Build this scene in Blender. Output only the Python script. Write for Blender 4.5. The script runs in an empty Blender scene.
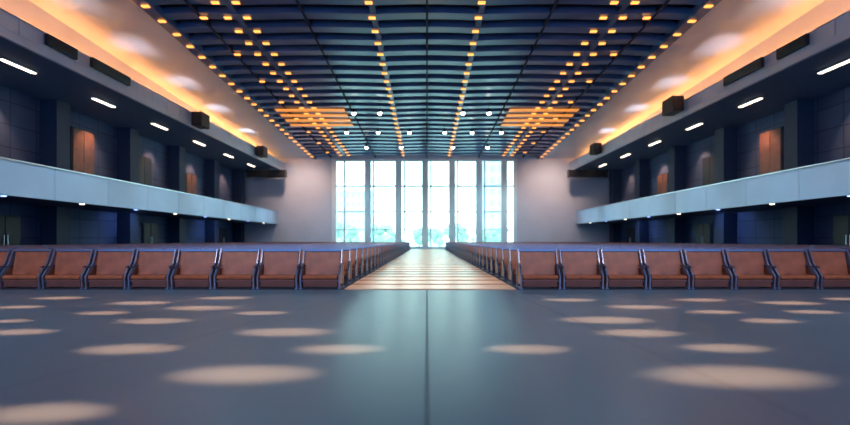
import bpy, bmesh, math, random
from mathutils import Vector, Matrix
random.seed(4)
S = bpy.context.scene
S.view_settings.view_transform = 'Standard'
S.view_settings.look = 'None'
S.view_settings.exposure = 0.42
COL = S.collection

# ---------------------------------------------------------------- materials
def mat(name, col, rough=0.5, metal=0.0, var=0.0, vscale=3.0, emit=None, es=0.0, bump=0.0, spec=0.5, ior=1.5):
    m = bpy.data.materials.new(name); m.use_nodes = True
    nt = m.node_tree; b = nt.nodes['Principled BSDF']
    b.inputs['Base Color'].default_value = (*col, 1)
    b.inputs['Roughness'].default_value = rough
    b.inputs['Metallic'].default_value = metal
    b.inputs['Specular IOR Level'].default_value = spec
    b.inputs['IOR'].default_value = ior
    tc = nt.nodes.new('ShaderNodeTexCoord')
    if var > 0 or bump > 0:
        n = nt.nodes.new('ShaderNodeTexNoise'); n.inputs['Scale'].default_value = vscale
        n.inputs['Detail'].default_value = 4
        nt.links.new(tc.outputs['Object'], n.inputs['Vector'])
        if var > 0:
            r = nt.nodes.new('ShaderNodeValToRGB')
            r.color_ramp.elements[0].position = 0.3; r.color_ramp.elements[1].position = 0.7
            r.color_ramp.elements[0].color = (*[c*(1-var) for c in col], 1)
            r.color_ramp.elements[1].color = (*[min(1, c*(1+var)) for c in col], 1)
            nt.links.new(n.outputs['Fac'], r.inputs['Fac'])
            nt.links.new(r.outputs['Color'], b.inputs['Base Color'])
        if bump > 0:
            bp = nt.nodes.new('ShaderNodeBump'); bp.inputs['Strength'].default_value = bump
            bp.inputs['Distance'].default_value = 0.01
            nt.links.new(n.outputs['Fac'], bp.inputs['Height'])
            nt.links.new(bp.outputs['Normal'], b.inputs['Normal'])
    if emit:
        b.inputs['Emission Color'].default_value = (*emit, 1)
        b.inputs['Emission Strength'].default_value = es
    return m

M_floor = mat('stage_floor_slate', (0.028, 0.092, 0.165), 0.34, var=0.12, vscale=0.6, spec=0.7, ior=1.9)
M_seam = mat('floor_seam_dark', (0.02, 0.04, 0.07), 0.6)
M_hallfloor = mat('hall_carpet', (0.04, 0.05, 0.09), 0.9, var=0.2, vscale=8)
M_aisle = mat('aisle_wood', (0.88, 0.50, 0.30), 0.30, var=0.12, vscale=2)
M_aisle2 = mat('aisle_nosing', (0.40, 0.17, 0.10), 0.5)
M_wall = mat('wall_navy', (0.065, 0.115, 0.24), 0.7, var=0.12, vscale=0.3)
M_pil = mat('pilaster_navy', (0.028, 0.05, 0.11), 0.6, var=0.1)
M_endwall = mat('end_wall_plaster', (0.60, 0.66, 0.76), 0.8, var=0.05, vscale=0.4)
M_par = mat('parapet_panel', (0.50, 0.64, 0.80), 0.45, var=0.05, vscale=0.5)
M_rail = mat('rail_metal', (0.5, 0.6, 0.7), 0.3, metal=0.8)
M_balc = mat('balcony_soffit', (0.06, 0.09, 0.16), 0.7)
M_fascia = mat('fascia_panel', (0.62, 0.66, 0.76), 0.4, metal=0.0, var=0.08, vscale=0.6)
M_soffit = mat('soffit_dark', (0.10, 0.15, 0.25), 0.6, var=0.1)
M_ceilw = mat('ceiling_plaster', (0.46, 0.56, 0.70), 0.6, var=0.08, vscale=0.3)
M_beam = mat('ceiling_slat', (0.07, 0.12, 0.27), 0.28, var=0.2, vscale=0.5, spec=0.9)
M_plen = mat('ceiling_plenum', (0.010, 0.016, 0.045), 0.9)
M_amber = mat('amber_lamp', (1, .5, .1), 0.5, emit=(1.0, 0.36, 0.07), es=1.7)
M_amberp = mat('amber_panel', (1, .5, .1), 0.5, emit=(1.0, 0.33, 0.05), es=0.6)
M_white = mat('white_lamp', (1, 1, 1), 0.5, emit=(1.0, 0.93, 0.82), es=18)
M_warmtube = mat('warm_tube', (1, .9, .8), 0.5, emit=(1.0, 0.80, 0.58), es=5)
M_blue = mat('blue_lamp', (.3, .4, 1), 0.5, emit=(0.25, 0.35, 1.0), es=4)
M_black = mat('black_casing', (0.008, 0.009, 0.014), 0.45)
M_dk = mat('dark_grille', (0.02, 0.022, 0.03), 0.35, metal=0.5)
M_leather = mat('chair_leather', (0.28, 0.088, 0.045), 0.34, var=0.3, vscale=4, bump=0.2)
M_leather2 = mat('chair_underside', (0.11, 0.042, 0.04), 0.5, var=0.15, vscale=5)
M_cmetal = mat('chair_metal', (0.17, 0.25, 0.42), 0.28, metal=0.7)
M_arm = mat('chair_armrest', (0.03, 0.045, 0.09), 0.35)
M_mull = mat('window_mullion', (0.78, 0.92, 0.95), 0.5)
M_door = mat('door_wood', (0.17, 0.09, 0.07), 0.5, var=0.2, vscale=2)
M_doord = mat('door_dark', (0.015, 0.02, 0.04), 0.5)
M_ground = mat('outside_ground', (0.7, 0.72, 0.68), 0.9, var=0.1, vscale=0.2)
M_leaf = mat('foliage', (0.48, 0.58, 0.46), 0.9, var=0.15, vscale=1.5)  # paled so the outdoor haze sits in the leaf colour
M_trunk = mat('bark', (0.45, 0.43, 0.4), 0.9)
M_bld = mat('building_facade', (0.90, 0.90, 0.84), 0.8)  # distance haze is put into the pale facade and glass colours
M_bwin = mat('building_glass', (0.72, 0.80, 0.80), 0.6)

M_glass = bpy.data.materials.new('window_glass'); M_glass.use_nodes = True
nt = M_glass.node_tree; nt.nodes.clear()
o = nt.nodes.new('ShaderNodeOutputMaterial'); t = nt.nodes.new('ShaderNodeBsdfTransparent')
t.inputs['Color'].default_value = (0.91, 0.99, 0.98, 1)
nt.links.new(t.outputs[0], o.inputs['Surface'])

def add_panel_joints(m, w, h):
    nt = m.node_tree; b = nt.nodes['Principled BSDF']
    tc = nt.nodes.new('ShaderNodeTexCoord')
    sep = nt.nodes.new('ShaderNodeSeparateXYZ'); cmb = nt.nodes.new('ShaderNodeCombineXYZ')
    nt.links.new(tc.outputs['Object'], sep.inputs[0])
    nt.links.new(sep.outputs['Y'], cmb.inputs['X']); nt.links.new(sep.outputs['Z'], cmb.inputs['Y'])
    br = nt.nodes.new('ShaderNodeTexBrick'); br.offset = 0.0
    br.inputs['Scale'].default_value = 1; br.inputs['Mortar Size'].default_value = 0.03
    br.inputs['Brick Width'].default_value = w; br.inputs['Row Height'].default_value = h
    br.inputs['Color1'].default_value = (1, 1, 1, 1); br.inputs['Color2'].default_value = (.8, .8, .85, 1)
    br.inputs['Mortar'].default_value = (.35, .35, .4, 1)
    nt.links.new(cmb.outputs[0], br.inputs['Vector'])
    mx = nt.nodes.new('ShaderNodeMix'); mx.data_type = 'RGBA'; mx.blend_type = 'MULTIPLY'
    mx.inputs[0].default_value = 1
    src = b.inputs['Base Color'].links[0].from_socket
    nt.links.new(src, mx.inputs[6]); nt.links.new(br.outputs['Color'], mx.inputs[7])
    nt.links.new(mx.outputs[2], b.inputs['Base Color'])
add_panel_joints(M_wall, 1.8, 1.35)

# ---------------------------------------------------------------- mesh builder
class MB:
    def __init__(s, name):
        s.name = name; s.bm = bmesh.new(); s.mats = []
    def mi(s, m):
        if m not in s.mats: s.mats.append(m)
        return s.mats.index(m)
    def box(s, x0, x1, y0, y1, z0, z1, m, dz=None):
        vs = []
        for z in (z0, z1):
            for x, y in ((x0, y0), (x1, y0), (x1, y1), (x0, y1)):
                vs.append(s.bm.verts.new((x, y, z + (dz(y) if dz else 0))))
        i = s.mi(m)
        for f in ((3, 2, 1, 0), (4, 5, 6, 7), (0, 1, 5, 4), (1, 2, 6, 5), (2, 3, 7, 6), (3, 0, 4, 7)):
            fc = s.bm.faces.new([vs[k] for k in f]); fc.material_index = i
        return vs
    def prism(s, pts, x0, x1, m):
        a = [s.bm.verts.new((x0, p[0], p[1])) for p in pts]
        b = [s.bm.verts.new((x1, p[0], p[1])) for p in pts]
        i = s.mi(m); n = len(pts)
        s.bm.faces.new(a).material_index = i
        s.bm.faces.new(b[::-1]).material_index = i
        for k in range(n):
            s.bm.faces.new((a[k], b[k], b[(k+1) % n], a[(k+1) % n])).material_index = i
    def cyl(s, c, r, h, m, seg=12, r2=None, rot=None):
        mt = Matrix.Translation(c)
        if rot: mt = mt @ rot
        g = bmesh.ops.create_cone(s.bm, cap_ends=True, segments=seg, radius1=r, radius2=r if r2 is None else r2, depth=h, matrix=mt)
        i = s.mi(m)
        for v in g['verts']:
            for f in v.link_faces: f.material_index = i
    def ico(s, c, r, m, sub=2, jit=0.0, sc=(1, 1, 1)):
        g = bmesh.ops.create_icosphere(s.bm, subdivisions=sub, radius=r)
        i = s.mi(m)
        for v in g['verts']:
            k = 1 + random.uniform(-jit, jit)
            v.co = Vector((v.co.x*sc[0]*k, v.co.y*sc[1]*k, v.co.z*sc[2]*k)) + Vector(c)
            for f in v.link_faces: f.material_index = i
    def obj(s, parent=None, loc=None, bevel=0):
        bmesh.ops.recalc_face_normals(s.bm, faces=s.bm.faces)
        me = bpy.data.meshes.new(s.name); s.bm.to_mesh(me); s.bm.free()
        for m in s.mats: me.materials.append(m)
        ob = bpy.data.objects.new(s.name, me); COL.objects.link(ob)
        if parent: ob.parent = parent
        if loc: ob.location = loc
        if bevel:
            md = ob.modifiers.new('bevel', 'BEVEL'); md.width = bevel; md.segments = 2; md.limit_method = 'ANGLE'
        return ob

YF = 60.0; YB = -8.0
def cz(y): return 12.15 + (YF - y) * 0.0467   # underside of slatted ceiling

# ---------------------------------------------------------------- room shell
b = MB('floor')
b.box(-25.3, 25.3, YB-0.3, 10.85, -0.3, 0, M_floor)
b.box(-25.3, 25.3, 10.85, YF+0.3, -0.3, 0, M_hallfloor)
b.obj()
b = MB('trim_floor_joints')
b.box(-0.012, 0.012, YB, 10.85, -0.01, 0.002, M_seam)
def strip(b, p, q, w, m):
    p = Vector(p); q = Vector(q); d = (q-p).normalized(); n = Vector((-d.y, d.x))*w/2
    vs = [b.bm.verts.new((*(v), 0.0025)) for v in (p-n, q-n, q+n, p+n)]
    b.bm.faces.new(vs).material_index = b.mi(m)
strip(b, (-3.6, 3.0), (-1.25, 10.8), 0.010, M_seam)
strip(b, (2.55, 3.0), (1.85, 10.8), 0.010, M_seam)
b.obj()

b = MB('aisle_walkway')
y = 10.9; k = 0
while y < 58.7:
    b.box(-2.0, 2.15, y, y+1.0, 0.0, 0.02, M_aisle)
    b.box(-2.0, 2.15, y+1.0, y+1.2, 0.0, 0.028, M_aisle2)
    y += 1.2
b.obj()

for sgn, nm in ((-1, 'left'), (1, 'right')):
    X = lambda a, c: (min(sgn*a, sgn*c), max(sgn*a, sgn*c))
    b = MB('wall_'+nm)
    b.box(*X(25, 25.3), YB, YF, 0, 16.5, M_wall)
    b.obj()
    b = MB('trim_pilasters_'+nm)
    yy = 15.2
    while yy < 59:
        b.box(*X(23.9, 24.99), yy-0.55, yy+0.55, 0.02, 3.38, M_pil)
        b.box(*X(23.9, 24.99), yy-0.55, yy+0.55, 3.86, 10.28, M_pil)
        yy += 7.2
    b.obj()
    b = MB('baseboard_'+nm)
    b.box(*X(24.93, 25.0), YB, YF, 0, 0.18, M_pil); b.obj()
    for kk, (dy, z0, z1, m) in enumerate(((32.6, 3.87, 9.2, M_door), (39.6, 3.87, 8.6, M_doord), (47.5, 3.87, 8.2, M_door), (26.5, 0, 2.7, M_doord), (40.5, 0, 2.7, M_doord), (55, 0, 2.7, M_doord))):
        b = MB('door_%d' % (kk+1 + (6 if sgn > 0 else 0)))
        b.box(*X(24.9, 24.995), dy-1.1, dy+1.1, z0, z1, M_pil)
        b.box(*X(24.84, 24.95), dy-1.0, dy-0.02, z0+0.03, z1-0.1, m)
        b.box(*X(24.84, 24.95), dy+0.02, dy+1.0, z0+0.03, z1-0.1, m)
        b.box(*X(24.78, 24.85), dy-0.14, dy-0.09, z0+0.9, z0+1.5, M_rail)
        b.box(*X(24.78, 24.85), dy+0.09, dy+0.14, z0+0.9, z0+1.5, M_rail)
        b.obj(bevel=0.01)
    b = MB('balcony_'+nm)
    b.box(*X(20.0, 24.995), YB+.01, YF-.01, 3.4, 3.85, M_balc)
    y = YB+.01
    while y < YF-0.1:
        y1 = min(y+4.0, YF-.01)
        b.box(*X(19.85, 20.0), y+0.015, y1-0.015, 3.32, 5.0, M_par)
        y = y1
    b.box(*X(19.9, 19.99), YB+.01, YF-.01, 3.4, 4.95, M_balc)
    b.box(*X(19.8, 20.1), YB+.01, YF-.01, 5.0, 5.07, M_rail)
    b.obj()
    b = MB('balcony_downlights_'+nm)
    for yy in range(12, 58, 5):
        b.cyl((sgn*20.7, yy, 3.355), 0.12, 0.05, M_blue if yy % 2 == 0 else M_warmtube)
        b.cyl((sgn*20.7, yy, 3.38), 0.16, 0.03, M_rail)
    b.obj()
    b = MB('trim_bulkhead_'+nm)
    b.box(*X(19.05, 24.99), YB, YF, 10.3, 10.9, M_soffit)
    y = YB
    while y < YF-0.1:
        y1 = min(y+1.7, YF)
        b.box(*X(18.95, 19.05), y+0.02, y1-0.02, 10.72, 11.45, M_fascia)
        y = y1
    b.box(*X(18.9, 19.06), YB, YF, 10.28, 10.69, M_fascia)
    b.box(*X(19.0, 19.1), YB, YF, 10.3, 11.43, M_soffit)
    b.box(*X(18.9, 19.12), YB, YF, 11.45, 11.5, M_rail)
    b.obj()
    b = MB('soffit_tube_lights_'+nm)
    y = 11.0
    while y < 58:
        b.box(*X(21.1, 21.4), y-1.0, y+1.0, 10.22, 10.295, M_rail)
        b.box(*X(21.14, 21.36), y-0.95, y+0.95, 10.19, 10.23, M_warmtube)
        y += 6.2
    b.obj()
    b = MB('ceiling_side_'+nm)
    b.box(*X(15.0, 21.3), YB, YF, 0.0, 0.3, M_ceilw, dz=cz)
    b.box(*X(14.7, 15.35), YB, YF, -0.18, 0.25, M_beam, dz=cz)
    b.box(*X(15.05, 15.3), YB, YF, 0.2, 1.5, M_plen, dz=cz)
    b.box(*X(21.0, 21.3), YB, YF, 10.905, 15.6, M_ceilw)
    b.obj()

# slatted ceiling
b = MB('ceiling')
b.box(-15.2, 15.2, YB, YF, 1.3, 1.5, M_plen, dz=cz)
BX = (-15, -10.7, -3.0, 3.0, 10.7, 15)
y = YB + 0.4
while y < YF-0.3:
    for i in range(5):
        x0, x1 = BX[i], BX[i+1]
        N = 6; ring = []
        for k in range(N+1):
            t_ = k/N; x = x0+(x1-x0)*t_
            cam = 0.08*math.sin(math.pi*t_)
            z = cz(y)+cam
            ring.append([b.bm.verts.new((x, y-0.36, z)), b.bm.verts.new((x, y+0.36, z)),
                         b.bm.verts.new((x, y+0.36, z+0.35)), b.bm.verts.new((x, y-0.36, z+0.35))])
        mi = b.mi(M_beam)
        for k in range(N):
            for q in range(4):
                b.bm.faces.new((ring[k][q], ring[k][(q+1) % 4], ring[k+1][(q+1) % 4], ring[k+1][q])).material_index = mi
    b.box(-15, 15, y+0.5, y+0.66, 0.5, 0.9, M_beam, dz=lambda yy: cz(yy))
    y += 1.5
for x in (-12.8, -10.7, -6.9, -3.0, 0, 3.0, 6.9, 10.7, 12.8):
    w = 0.16 if abs(x) in (10.7, 3.0) else 0.06
    b.box(x-w, x+w, YB, YF, 0.02, 0.5, M_plen if w < .1 else M_beam, dz=cz)
b.obj()

b = MB('ceiling_lamps')
y = YB + 0.4; n = 0
while y < YF-0.5:
    zz = cz(y)-0.03
    for x in (-14.95, -11.25, -10.15, -3.1, 2.9, 9.95, 11.05, 14.95):
        dz_ = -0.19 if abs(x) > 14 else 0
        b.box(x-0.19, x+0.19, y-0.10, y+0.10, zz-0.04+dz_, zz+dz_+0.02, M_amber)
    if n % 3 == 1:
        for x in (-12.6, 12.4): b.box(x-0.19, x+0.19, y-0.10, y+0.10, zz-0.04, zz+.02, M_amber)
    y += 1.5; n += 1
b.obj()
b = MB('amber_ceiling_panels')
for x0, x1 in ((-13.8, -7.5), (7.5, 13.8)):
    for yy in (41.0, 42.5, 44.0, 45.5):
        b.box(x0, x1, yy-0.33, yy+0.33, -0.03, 0.0, M_amberp, dz=cz)
b.obj()
b = MB('pendant_spotlights')
for yy, xs in ((40, (-6.5, -4.2, 3.2, 5.5)), (46, (-8.2, -5, -1.8, 1.8, 4.6, 7.6)), (52, (-7, -3, 3, 7))):
    for x in xs:
        z = cz(yy)-0.45
        b.cyl((x, yy, z+0.3), 0.02, 0.6, M_black, 6)
        b.cyl((x, yy, z), 0.2, 0.3, M_black, 12, r2=0.12)
        b.ico((x, yy, z-0.15), 0.18, M_white, 2)
b.obj()

# end wall with window opening
WL, WR, WT = -12.7, 12.0, 12.0
b = MB('wall_far')
b.box(-25.3, WL, YF, YF+0.4, 0, 15.5, M_endwall)
b.box(WR, 25.3, YF, YF+0.4, 0, 15.5, M_endwall)
b.box(WL, WR, YF, YF+0.4, WT, 15.5, M_endwall)
b.obj()
b = MB('window_1')
for x, w in ((-12.5, .4), (-11.0, .12), (-7.9, .42), (-7.15, .1), (-3.8, .42), (-3.0, .1), (-0.25, .42), (0.5, .1), (3.35, .42), (4.1, .1), (6.95, .42), (7.7, .1), (10.3, .42), (11.85, .3)):
    b.box(x-w, min(x+w, WR), YF+0.02, YF+0.38, 0, WT, M_mull)
for z, h in ((0.15, .15), (2.6, .06), (5.0, .09), (8.4, .12), (11.85, .15)):
    b.box(WL, WR, YF+0.1, YF+0.3, z-h, z+h, M_mull)
b.box(WL, WR, YF+0.19, YF+0.21, 0, WT, M_glass)
b.obj()
# unseen end behind the stage: wall, with tall opening added to let in blue fill
b = MB('wall_near')
b.box(-25.3, 25.3, YB-0.3, YB, 0, 1.0, M_wall)
b.box(-25.3, -22, YB-0.3, YB, 1, 16.5, M_wall)
b.box(22, 25.3, YB-0.3, YB, 1, 16.5, M_wall)
b.box(-22, 22, YB-0.3, YB, 13.5, 16.5, M_wall)
b.obj()
b = MB('added_fill_opening')  # bars of the added opening, out of view
for k in range(12):
    x = -22+4*k
    b.box(max(-22, x-.12), min(22, x+.12), YB-0.25, YB-0.05, 1, 13.5, M_pil)
for z in (1.1, 5, 9, 13.4): b.box(-22, 22, YB-0.25, YB-0.05, z-.08, z+.08, M_pil)
b.obj()

# fascia equipment
def vent(x, y0, y1, z0, z1):
    b = MB('air_vent'); s = 1 if x > 0 else -1
    xa, xb = sorted((x, x-s*0.2))
    b.box(xa, xb, y0, y1, z0, z1, M_black)
    n = 6
    for k in range(n):
        z = z0+(z1-z0)*(k+0.5)/n
        b.box(*sorted((x, x-s*0.23)), y0+0.08, y1-0.08, z-0.02, z+0.02, M_dk)
    b.obj(bevel=0.02)
for s in (-1, 1):
    vent(s*18.89, 22.2, 24.1, 10.85, 11.4)
    vent(s*18.89, 25.2, 28.4, 10.9, 11.45)
def speaker(x, y, z, w=1.3, h=1.1):
    b = MB('loudspeaker')
    b.box(-0.42, 0.42, -w/2, w/2, -h/2, h/2, M_black)
    b.box(-0.38, 0.38, -w/2-0.03, -w/2+0.05, -h/2+0.06, h/2-0.06, M_dk)
    for dz_, r in ((-0.2, .26), (0.28, .13)):
        b.cyl((0, -w/2-0.04, dz_), r, 0.05, M_black, 20, rot=Matrix.Rotation(math.pi/2, 4, 'X'))
    b.box(-0.05, 0.05, -0.1, 0.1, h/2, h/2+0.25, M_rail)
    s = 1 if x > 0 else -1
    b.box(*sorted((0, s*0.53)), -0.06, 0.06, -0.05, 0.05, M_rail)
    b.obj(loc=(x, y, z), bevel=0.03)
speaker(-18.35, 36.5, 10.9); speaker(18.35, 33.6, 11.2, 1.5); speaker(18.35, 49, 11.1); speaker(-18.35, 50, 11.0)
for s in (-1, 1):
    b = MB('projection_screen_housing')
    b.box(-2.3, 2.3, -0.3, 0.3, -0.45, 0.45, M_black)
    b.box(-2.45, -2.3, -0.36, 0.36, -0.5, 0.5, M_dk); b.box(2.3, 2.45, -0.36, 0.36, -0.5, 0.5, M_dk)
    b.box(-2.2, 2.2, -0.05, 0.05, -0.52, -0.44, M_rail)
    for x in (-0.6, 1.6): b.box(s*x-0.04, s*x+0.04, -0.04, 0.04, 0.45, 0.67, M_rail)
    b.obj(loc=(s*20.3, 57.0, 9.6), bevel=0.03)

# ---------------------------------------------------------------- chairs
b = MB('auditorium_chair')
b.prism([(0.02, 0.26), (-0.08, 0.30), (-0.03, 0.60), (0.025, 0.895), (0.12, 0.90), (0.10, 0.66)], -0.43, 0.43, M_leather)
b.prism([(0.06, 0.20), (0.10, 0.20), (0.19, 0.965), (0.02, 0.965), (0.015, 0.91), (0.125, 0.90)], -0.455, 0.455, M_cmetal)
b.prism([(-0.34, 0.245), (-0.36, 0.29), (-0.32, 0.33), (-0.08, 0.34), (-0.02, 0.24), (-0.30, 0.22)], -0.42, 0.42, M_leather)
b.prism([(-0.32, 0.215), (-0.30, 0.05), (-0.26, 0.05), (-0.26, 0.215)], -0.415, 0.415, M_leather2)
b.prism([(-0.30, 0.225), (-0.30, 0.20), (0.05, 0.20), (0.05, 0.225)], -0.38, 0.38, M_cmetal)
for s in (-1, 1):
    xa, xb = sorted((s*0.455, s*0.495))
    b.prism([(-0.34, 0.0), (-0.28, 0.0), (-0.30, 0.26), (-0.18, 0.42), (-0.04, 0.60), (0.08, 0.965), (0.0, 0.965), (-0.12, 0.62), (-0.25, 0.47), (-0.37, 0.30)], xa, xb, M_cmetal)
    b.prism([(0.12, 0.0), (0.18, 0.0), (0.12, 0.55), (0.06, 0.55)], xa, xb, M_cmetal)
    b.prism([(-0.36, 0.0), (0.20, 0.0), (0.20, 0.03), (-0.36, 0.03)], *sorted((s*0.44, s*0.51)), M_cmetal)
    b.prism([(-0.30, 0.525), (-0.28, 0.555), (0.06, 0.575), (0.06, 0.54)], *sorted((s*0.45, s*0.505)), M_arm)
    b.prism([(-0.30, 0.18), (0.10, 0.18), (0.10, 0.21), (-0.30, 0.21)], *sorted((s*0.37, s*0.46)), M_cmetal)
    # upholstered outer panel at the aisle side of each frame
    b.prism([(-0.28, 0.10), (0.10, 0.10), (0.09, 0.50), (-0.12, 0.50), (-0.26, 0.34)], *sorted((s*0.468, s*0.482)), M_leather)
proto = b.obj()
bm = bmesh.new(); bm.from_mesh(proto.data)
bmesh.ops.bevel(bm, geom=[e for e in bm.edges if e.calc_length() > 0.3], offset=0.012, segments=2, affect='EDGES', clamp_overlap=True)
bm.to_mesh(proto.data); bm.free()
PX = 1.05; NC = 16; Y0 = 11.35; RP = 1.2
first = True
for sx, x0 in ((-1, -2.62), (1, 2.78)):
    for i in range(NC):
        o = proto if first else bpy.data.objects.new('auditorium_chair', proto.data)
        if not first: COL.objects.link(o)
        first = False
        o.location = (x0+sx*i*PX, Y0, 0)
    me = proto.data.copy()
    o = bpy.data.objects.new('auditorium_chair_rows', me); COL.objects.link(o)
    o.location = (x0, Y0+RP, 0.0)
    a = o.modifiers.new('cols', 'ARRAY'); a.use_relative_offset = False; a.use_constant_offset = True
    a.constant_offset_displace = (sx*PX, 0, 0); a.count = NC
    a = o.modifiers.new('rows', 'ARRAY'); a.use_relative_offset = False; a.use_constant_offset = True
    a.constant_offset_displace = (0, RP, 0); a.count = 37

# ---------------------------------------------------------------- outside
b = MB('outside_ground'); b.box(-200, 200, YF+0.4, 400, -0.5, -0.05, M_ground); b.obj()
for (x, y, h) in ((-13, 78, 3.6), (-8.5, 84, 4.2), (-5.5, 76, 3.0), (-1.5, 86, 3.4), (2.2, 79, 3.1), (5.5, 88, 4.6), (9.5, 80, 3.4), (13, 85, 4.4), (-17, 90, 5), (-10.5, 92, 4), (7.5, 95, 4), (0, 97, 4)):
    b = MB('tree')
    b.cyl((0, 0, h*0.25), 0.14, h*0.5, M_trunk, 8, r2=0.08)
    for k in range(14):
        a = random.uniform(0, 6.28); r = random.uniform(0, 0.42*h)
        b.ico((r*math.cos(a), r*math.sin(a), h*random.uniform(0.3, 0.85)), h*random.uniform(0.12, 0.22), M_leaf, 3, 0.12)
    b.obj(loc=(x, y, -0.05))
for (x, y, w, h) in ((17, 120, 7, 24), (-26, 160, 14, 18)):
    b = MB('office_building')
    b.box(-w/2, w/2, -4, 4, 0, h, M_bld)
    b.box(-w/2-0.2, w/2+0.2, -4.2, 4.2, h, h+0.5, M_bld)
    for k in range(int(h/3)):
        for q in range(int(w/2)):
            xx = -w/2+0.7+q*2
            b.box(xx, xx+1.2, -4.08, -3.95, k*3+0.9, k*3+2.5, M_bwin)
    b.obj(loc=(x, y, -0.05))

# sky: bright hazy daylight ahead, blue half added behind the stage as ambient fill
W = bpy.data.worlds.new('sky'); S.world = W; W.use_nodes = True
nt = W.node_tree; bg = nt.nodes['Background']
tc = nt.nodes.new('ShaderNodeTexCoord'); sp = nt.nodes.new('ShaderNodeSeparateXYZ'); rp = nt.nodes.new('ShaderNodeValToRGB')
nt.links.new(tc.outputs['Generated'], sp.inputs[0]); nt.links.new(sp.outputs['Z'], rp.inputs['Fac'])
e = rp.color_ramp.elements
e[0].position = 0.0; e[0].color = (1.0, 0.98, 0.88, 1); e[1].position = 0.28; e[1].color = (0.42, 0.93, 1.0, 1)
r2 = nt.nodes.new('ShaderNodeMapRange'); r2.inputs['From Min'].default_value = -0.4; r2.inputs['From Max'].default_value = 0.5
nt.links.new(sp.outputs['Y'], r2.inputs['Value'])
mx = nt.nodes.new('ShaderNodeMix'); mx.data_type = 'RGBA'
mx.inputs[6].default_value = (0.055, 0.20, 0.41, 1)
nt.links.new(r2.outputs['Result'], mx.inputs[0]); nt.links.new(rp.outputs['Color'], mx.inputs[7])
nt.links.new(mx.outputs[2], bg.inputs['Color'])
bg.inputs['Strength'].default_value = 3.7
sl = bpy.data.lights.new('sun', 'SUN'); sl.energy = 3.6; sl.angle = 0.05; sl.color = (0.88, 0.96, 1.0)
so = bpy.data.objects.new('sun', sl); COL.objects.link(so)
so.rotation_euler = Vector((0.15, 0.42, -0.9)).to_track_quat('-Z', 'Y').to_euler(); so.location = (0, -20, 60)

# ---------------------------------------------------------------- lights
def spot(name, loc, tgt, power, col, ang, blend=0.5, rad=0.1, sc=None):
    l = bpy.data.lights.new(name, 'SPOT'); l.energy = power; l.color = col
    l.spot_size = ang; l.spot_blend = blend; l.shadow_soft_size = rad
    o = bpy.data.objects.new(name, l); COL.objects.link(o); o.location = loc
    d = Vector(tgt)-Vector(loc)
    o.rotation_euler = d.to_track_quat('-Z', 'Y').to_euler() if abs(d.x)+abs(d.y) > 1e-4 else (0, 0, 0)
    if sc: o.scale = sc
    return o
pools = [(130,349,95),(245,374,140),(45,413,120),(20,332,65),(155,321,70),(103,313,50),(140,303,58),(10,321,40),(200,308,65),(285,332,90),(262,313,50),(340,349,85),(225,298,50),(20,307,45),(60,298,50),
 (527,349,80),(737,376,165),(725,348,80),(640,333,80),(770,321,55),(605,320,85),(715,312,50),(640,307,60),(790,303,60),(812,312,50),(570,300,50),(700,300,50),(845,299,40)]
HZ = 13.6
fx = MB('stage_spotlight_cans')
for (px, py, w) in pools:
    Y = 540/(py-240); X = (px-427)*Y/450; a = w/2*Y/450
    spot('stage_downlight', (X, Y, HZ), (X, Y, 0), 56000, (1.0, 0.27, 0.105), 2*math.atan(a*1.3/HZ), 1.0, 0.03, (1, 0.45, 1))
    fx.cyl((X, Y, HZ+0.22), 0.12, 0.35, M_black, 10)
    fx.cyl((X, Y, HZ+0.8), 0.03, 0.9, M_black, 6)
fx.obj()

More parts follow.
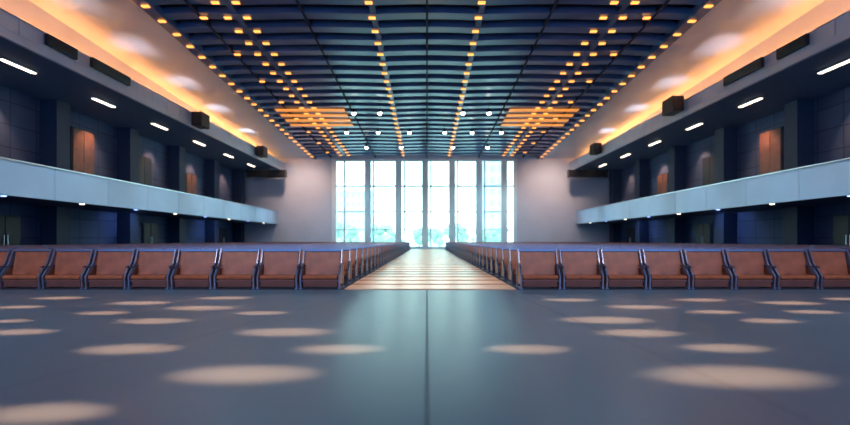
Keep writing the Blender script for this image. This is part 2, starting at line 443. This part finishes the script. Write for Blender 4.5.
def area(name, loc, rot, sx, sy, p, col):
    l = bpy.data.lights.new(name, 'AREA'); l.shape = 'RECTANGLE'; l.size = sx; l.size_y = sy; l.energy = p; l.color = col
    o = bpy.data.objects.new(name, l); COL.objects.link(o); o.location = loc; o.rotation_euler = rot
    return o
for s in (-1, 1):
    area('cove_strip_light', (s*20.45, 26, 11.2), (math.pi, s*0.95, 0), 0.2, 66, 3300, (1.0, 0.29, 0.06))
    for yy in (22.5, 28, 34, 40, 47):
        spot('cove_uplight', (s*19.5, yy, 11.0), (s*18.4, yy+0.8, 14), 170, (0.9, 0.9, 0.95), math.radians(75), 1.0, 0.05)
for x in (-12, -4, 4, 12):
    spot('stage_fill_spot', (x, -4, 10.5), (x*1.1, 14, 0.5), 2400, (1.0, 0.74, 0.58), math.radians(75), 0.8, 0.4)  # added fill behind the camera, lights the chair fronts
for yy in (13, 19, 26, 34, 42, 50):
    spot('aisle_fill_spot', (0, yy, cz(yy)-0.6), (0, yy, 0), 2600, (1.0, 0.72, 0.48), math.radians(27), 1.0, 0.1)  # extra spots added to brighten the aisle and nearby chairs
for yy in (18, 30, 42, 54):
    for x in (-8, 8):
        spot('hall_fill_spot', (x, yy, cz(yy)-0.6), (x, yy, 0), 1500, (0.45, 0.80, 1.0), math.radians(140), 0.8, 0.15)  # wide bluish fill added under the ceiling, no fixture there
for s in (-1, 1):
    for yy in (18.5, 25.5, 33, 40.5, 47.5, 55):
        spot('wall_washer', (s*23.6, yy, 10.1), (s*25.0, yy, 6), 520, (1.0, 0.46, 0.25), math.radians(80), 0.8, 0.1)
        spot('parapet_light', (s*14.3, yy, cz(yy)-0.8), (s*20.0, yy, 4.2), 1700, (0.55, 0.82, 1.0), math.radians(50), 0.9, 0.1)
    for yy in (22, 36, 50):
        spot('balcony_undercroft_light', (s*22.5, yy, 3.3), (s*25, yy, 1.5), 90, (0.35, 0.5, 1.0), math.radians(120), 0.9, 0.1)
for s in (-1, 1):
    spot('end_wall_washer', (s*16.5, 54, 11.0), (s*16.0, 60, 7.0), 1300, (1.0, 0.66, 0.52), math.radians(100), 1.0, 0.1)

# ---------------------------------------------------------------- camera
c = bpy.data.cameras.new('camera'); co = bpy.data.objects.new('camera', c); COL.objects.link(co)
co.location = (0, 0, 1.2); co.rotation_euler = (math.radians(90), 0, 0)
c.sensor_width = 36; c.lens = 450/850*36; c.shift_y = 27.5/850; c.shift_x = -2/850
c.clip_end = 1000
c.dof.use_dof = True; c.dof.focus_distance = 14.0; c.dof.aperture_fstop = 0.32
S.camera = co
